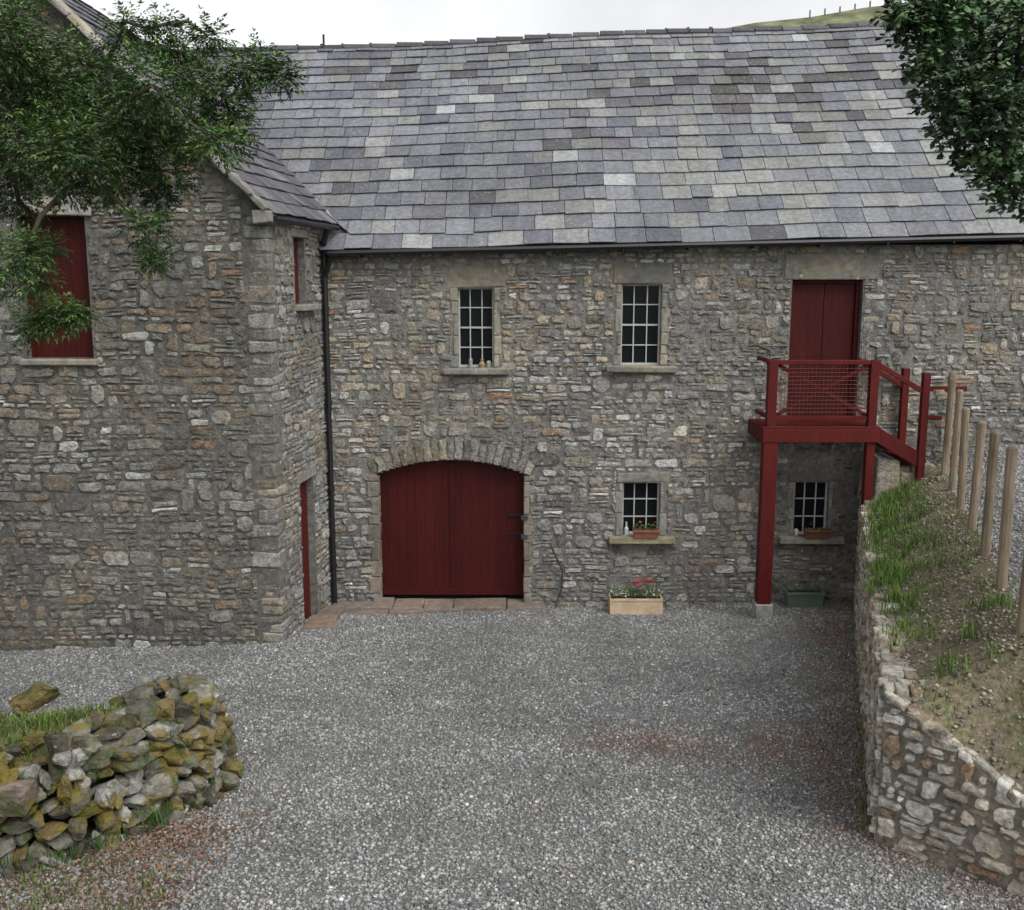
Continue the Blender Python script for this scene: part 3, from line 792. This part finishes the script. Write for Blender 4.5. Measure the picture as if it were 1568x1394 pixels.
for _ in range(1200):
    x=-2.6+random.gauss(0,.36); y=7.2+random.gauss(0,.5)
    if sdist(x,y)>-.03: continue
    z=float(gz(x,y))+R(.012,.035); a=R(0,6.28); l=R(.010,.024); tl=R(-.012,.012)
    fl.add([(x+l*math.cos(a),y+l*math.sin(a),z+tl),(x-l*.5*math.sin(a),y+l*.5*math.cos(a),z),(x-l*math.cos(a),y-l*math.sin(a),z-tl),(x+l*.5*math.sin(a),y-l*.5*math.cos(a),z+.006)],[(0,1,2,3)],jit(random.choice([(.15,.075,.04),(.11,.06,.035),(.20,.12,.07),(.16,.08,.05)]),.2))
fl.obj('fallen_leaves',M_grass)

# ---------------------------------------------------------------- planters
def plants(mb,x0,x1,y0,y1,z,n,h,cols):
    for _ in range(n):
        x,y,zz=R(x0,x1),R(y0,y1),z+h*random.random()**.8; a=R(0,6.28); l=R(.015,.035); t=R(-.02,.02)
        mb.add([(x+l*math.cos(a),y+l*math.sin(a),zz+t),(x-l*.5*math.sin(a),y+l*.5*math.cos(a),zz),(x-l*math.cos(a),y-l*math.sin(a),zz-t),(x+l*.5*math.sin(a),y-l*.5*math.cos(a),zz)],[(0,1,2,3)],jit(random.choice(cols),.25))
def trough(name,x0,x1,y0,y1,z0,z1,col,m,leaf,flow,taper=.0):
    e=empty(name); t=MB(); k=taper; th=.02
    def fr_(a,b_,c,d,zz): return [(a,c,zz),(b_,c,zz),(b_,d,zz),(a,d,zz)]
    vs=fr_(x0+k,x1-k,y0+k,y1-k,z0)+fr_(x0,x1,y0,y1,z1)+fr_(x0+th,x1-th,y0+th,y1-th,z1)+fr_(x0+th,x1-th,y0+th,y1-th,z1-.04)
    fs=[(0,1,2,3)]
    for b0 in(0,4,8):
        for i in range(4): j=(i+1)%4; fs.append((b0+i,b0+j,b0+4+j,b0+4+i))
    t.add(vs,fs,col); t.add([V(v)+V((0,0,0.001)) for v in vs[12:]],[(0,1,2,3)],(.04,.03,.02))
    t.box(x0-.006,x1+.006,y0-.008,y0-.001,z1-.035,z1-.002,col); 
    t.obj('container',m,e)
    p=MB(); plants(p,x0+.02,x1-.02,y0,y1,z1-.03,leaf[0],leaf[1],[(.05,.12,.03),(.08,.16,.04),(.03,.07,.02)])
    for (n,h,c,xa_,xb_) in flow: plants(p,xa_,xb_,y0,y1,z1+h,n,.06,[c])
    p.obj('plants',M_leaf,e)
g=float(gz(1.9,14.95))
trough('flower_trough',1.47,2.26,14.75,15.02,g,g+.27,(.52,.40,.27),M_terra,(420,.18),[(40,.02,(.7,.7,.62),1.5,1.75),(50,.20,(.36,.015,.03),1.82,2.15),(25,.05,(.7,.68,.6),2.0,2.25),(20,.12,(.45,.05,.2),1.75,2.0)])
trough('window_box',1.84,2.24,15.12,15.26,1.137,1.27,(.20,.085,.055),M_terra,(120,.10),[(6,.06,(.5,.05,.05),1.9,2.2)],.025)
trough('window_box.001',4.45,4.85,15.12,15.26,1.137,1.27,(.17,.07,.045),M_terra,(70,.05),[(4,.04,(.5,.05,.05),4.5,4.8)],.025)
g=float(gz(4.4,15))
trough('green_planter',4.15,4.72,14.86,15.14,g,g+.25,(.13,.17,.14),M_white,(90,.08),[(5,.04,(.6,.2,.3),4.3,4.6)],.03)
orn=MB()
def lathe(cx,cy,z,prof,col):
    orn.tube([(cx,cy,z+h) for h,_ in prof],[r for _,r in prof],col,n=10)
lathe(1.76,15.36,1.14,[(0,.03),(.1,.035),(.13,.015),(.19,.012),(.2,.018)],(.5,.52,.5)); lathe(-.45,15.36,3.72,[(0,.04),(.05,.05),(.09,.02),(.12,.03)],(.30,.22,.12)); lathe(-.62,15.36,3.72,[(0,.025),(.12,.03),(.14,.01)],(.3,.3,.28)); lathe(-.35,15.36,3.72,[(0,.03),(.07,.04),(.1,.02)],(.3,.34,.3))
lathe(4.37,15.34,1.14,[(0,.03),(.07,.04),(.1,.02)],(.5,.5,.45))
orn.obj('windowsill_ornaments',M_white)

# ---------------------------------------------------------------- trees
def tree(name,trunk,clumps,leaffn,twigs,barkc):
    e=empty(name); br=MB(); lf=MB()
    br.tube(trunk[0],trunk[1],barkc,n=12)
    hub=V(trunk[0][-1]); nodes=[V(p) for p in trunk[0][-3:]]
    cs=sorted(clumps,key=lambda c:(V(c[:3])-hub).length)
    for (x,y,z,r,k) in cs:
        c=V((x,y,z)); dist=(c-hub).length
        best=min(nodes,key=lambda n_:(n_-c).length+.35*(n_-hub).length)
        m=best.lerp(c,.5)+V((R(-.06,.06),R(-.06,.06),R(-.04,.08)))
        r0=max(.006,.03-.007*(best-hub).length); r1=max(.003,.03-.007*dist)*.8
        br.tube([best,m,c],[r0,(r0+r1)/2,r1],jit(barkc,.2),n=6)
        nodes.append(c)
        nT=int(twigs*k*max(.25,r/.4))
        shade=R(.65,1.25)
        for _ in range(nT):
            d=V((random.gauss(0,1),random.gauss(0,1),random.gauss(0,.75))).normalized()
            rr=r*random.random()**.5*(1+.6*nz(d.x*2+x,d.y*2+z,d.z*2)); s=c+V((d.x*rr,d.y*rr*1.1,d.z*rr*.75))
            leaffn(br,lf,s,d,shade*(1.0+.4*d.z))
    br.obj('trunk_and_limbs',M_bark,e,smooth=True); lf.obj('foliage',M_leaf,e)
def leaflet(lf,p,d,l,w,col,n6=False):
    d=d.normalized(); s=d.cross(V((R(-.7,.7),R(-.7,.7),1))).normalized()*w; up=d.cross(s).normalized()*(w*.35)
    if n6: lf.add([p,p+d*l*.25+s*.8,p+d*l*.65+s,p+d*l+up,p+d*l*.65-s,p+d*l*.25-s*.8,p+d*l*.5-up],[(0,1,6),(1,2,6),(2,3,6),(3,4,6),(4,5,6),(5,0,6)],col)
    else: lf.add([p,p+d*l*.4+s,p+d*l-V((0,0,l*.15)),p+d*l*.4-s],[(0,1,2,3)],col)
def ash(br,lf,s,d,sh):
    dr_=(d+V((R(-.6,.6),R(-.6,.6),R(-.4,.6)))).normalized(); L=R(.08,.17); tip=random.random()**2.5
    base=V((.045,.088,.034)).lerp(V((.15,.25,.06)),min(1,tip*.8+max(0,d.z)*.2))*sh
    n=5; p=s.copy()
    for i in range(n):
        dr_=(dr_+V((0,0,-.04))).normalized(); p=p+dr_*(L/n)
        side=dr_.cross(V((R(-.4,.4),R(-.4,.4),1)))
        if side.length<.01: side=V((1,0,0))
        side.normalize(); l=R(.032,.052)
        for sg_ in(-1,1): leaflet(lf,p,side*sg_+dr_*.8+V((0,0,R(-.4,.3))),l,l*.17,jit(base,.3))
    leaflet(lf,p,dr_,.05,.009,jit(base,.2))
def wx(px): return (px-784)/205.0
Lc=[(30,80,.18,.8),(-10,70,.3,1),(0,150,.36,1),(60,130,.30,1),(110,170,.32,1),(165,115,.2,.9),(160,190,.32,1),(235,130,.22,.9),(285,78,.12,.8),(322,55,.06,.7),(250,70,.08,.7),(300,125,.18,.9),(345,150,.14,.9),(400,95,.10,.9),(428,112,.06,.9),(375,112,.08,.8),(225,190,.3,1),(285,200,.22,1),(330,215,.14,.9),(355,190,.09,.9),(120,240,.3,.9),(60,230,.3,.9),(0,250,.3,.9),(190,255,.22,.9),(250,262,.18,.9),(230,300,.11,.8),(215,345,.07,.8),(222,395,.05,1),(150,290,.1,.7),(90,290,.11,.7),(15,310,.13,.7),(-10,400,.16,.8),(25,375,.07,.6),(5,440,.08,.5),(50,485,.06,1),(85,480,.04,1),(20,500,.045,.8),(45,22,.07,.5),(0,20,.14,.8),(110,75,.08,.5),(185,60,.06,.5),(205,35,.045,.5),(255,38,.04,.5),(60,380,.05,.5),(40,430,.04,.5)]
def zt(py,y): t=(697-py)/1568; return 5+y*(.9858*t-.1678)/(.9858+.1678*t)
cl=[]
for (px,py,r,k) in Lc: yy=8+R(-.5,.5); cl.append((wx(px)*yy/8,yy,zt(py,yy),r,k))
for _ in range(26): cl.append((R(-9,-4.8),R(6.8,9.8),R(6,9.5),R(.5,.8),.45))
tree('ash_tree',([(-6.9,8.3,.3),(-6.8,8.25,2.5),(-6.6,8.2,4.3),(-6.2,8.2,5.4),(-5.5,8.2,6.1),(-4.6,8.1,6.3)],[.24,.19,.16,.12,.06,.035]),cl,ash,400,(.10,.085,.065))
def haw(br,lf,s,d,sh):
    dr_=(d+V((R(-.6,.6),R(-.6,.6),R(-.6,.4)))).normalized(); p=s.copy()
    base=V((.04,.085,.038)).lerp(V((.10,.17,.07)),random.random()**2)*sh
    for i in range(8):
        p=p+dr_*.022; a=V((R(-1,1),R(-1,1),R(-.6,.5)))
        leaflet(lf,p,a+dr_*.4,R(.040,.062),R(.015,.022),jit(base,.3),True)
    br.tube([s,p],[.003,.0015],(.05,.04,.03),n=3)
Rc=[(1405,30,.07,1),(1440,50,.10,1),(1420,80,.05,1),(1480,20,.15,1),(1450,112,.08,1),(1500,85,.14,1),(1560,40,.23,1),(1560,120,.18,1),(1505,150,.12,1),(1465,170,.06,1),(1545,180,.15,1),(1490,200,.08,1),(1520,230,.07,1),(1565,240,.11,1),(1430,5,.08,1),(1385,25,.03,1),(1560,290,.035,.8),(1445,150,.04,.8),(1535,255,.05,.8)]
cl=[]
for (px,py,r,k) in Rc: yy=7+R(-.3,.3); cl.append(((px-784)/235.0*yy/7,yy,zt(py,yy),r,k))
for _ in range(26): cl.append((R(4.0,7.5),R(5.6,8.2),R(6.2,9),R(.45,.75),.4))
tree('hawthorn_tree',([(6.2,6.9,2.0),(6.1,6.9,3.5),(5.9,6.9,5.2),(5.3,6.9,6.3),(4.3,6.9,6.8)],[.2,.16,.13,.09,.04]),cl,haw,170,(.08,.07,.055))

# ---------------------------------------------------------------- hill
H=MB(); hx=np.linspace(-220,260,120); hy=[45,52,60,68,74,80,88,110,180]; hf=[0,.14,.4,.68,.86,1,1.04,1.0,.7]
def hz(x): 
    return 23.45+(x-15.3)*.115-.006*max(0,8-x)**1.5+.35*nz(x*.12,0)+ (0 if x<60 else -(x-60)*.05)
for y,f in zip(hy,hf):
    for x in hx: H.v.append((x,y,max(-1,hz(x))*f+.4*nz(x*.1,y*.1)*(f>0)))
n=len(hx)
for j in range(len(hy)-1):
    for i in range(n-1): H.f.append((j*n+i,j*n+i+1,(j+1)*n+i+1,(j+1)*n+i)); H.c.append(jit((.14,.15,.08),.15))
H.obj('hill',M_hill,smooth=True)
hf_=MB()
for i in range(14):
    x=22+i*1.1; z=hz(x)+.2; hf_.box(x-.03,x+.03,79.9,80.1,z-1,z+.3,(.18,.17,.15))
hf_.obj('hilltop_fence',M_wood)

# ---------------------------------------------------------------- light
w=bpy.data.worlds.new('World'); scene.world=w; w.use_nodes=True; nt=w.node_tree; N=nt.nodes; L=nt.links
bg=N['Background']; sky=N.new('ShaderNodeTexSky'); sky.sky_type='NISHITA'; sky.sun_disc=False
sdv=V((.42,-.45,.80)).normalized()
sky.sun_elevation=math.asin(sdv.z); sky.sun_rotation=math.atan2(sdv.x,sdv.y); sky.dust_density=3; sky.air_density=1.0
hs=N.new('ShaderNodeHueSaturation'); hs.inputs['Saturation'].default_value=.08; L.new(sky.outputs[0],hs.inputs['Color'])
tc=N.new('ShaderNodeTexCoord'); no=N.new('ShaderNodeTexNoise'); no.inputs['Scale'].default_value=4; no.inputs['Detail'].default_value=5; L.new(tc.outputs['Generated'],no.inputs['Vector'])
mr=N.new('ShaderNodeMapRange'); mr.inputs[1].default_value=.3;mr.inputs[2].default_value=.7;mr.inputs[3].default_value=1.45;mr.inputs[4].default_value=2.05; L.new(no.outputs['Fac'],mr.inputs[0])
vm=N.new('ShaderNodeVectorMath'); vm.operation='SCALE'; L.new(hs.outputs[0],vm.inputs[0]); L.new(mr.outputs[0],vm.inputs['Scale'])
L.new(vm.outputs[0],bg.inputs['Color']); bg.inputs['Strength'].default_value=.136
sl=bpy.data.lights.new('sun','SUN'); sl.energy=1.5; sl.angle=math.radians(35); sl.color=(1,.985,.96)
so=bpy.data.objects.new('sun',sl); scene.collection.objects.link(so); so.rotation_euler=(-sdv).to_track_quat('-Z','Y').to_euler(); so.location=(5,-5,20)
cam=bpy.data.cameras.new('camera'); co=bpy.data.objects.new('camera',cam); scene.collection.objects.link(co)
co.location=(0,0,5); co.rotation_euler=(math.radians(90-9.66),0,0); cam.lens=36; cam.sensor_width=36; cam.sensor_fit='HORIZONTAL'; cam.clip_end=1000
scene.camera=co
scene.view_settings.view_transform='Standard'; scene.view_settings.look='None'; scene.view_settings.exposure=0
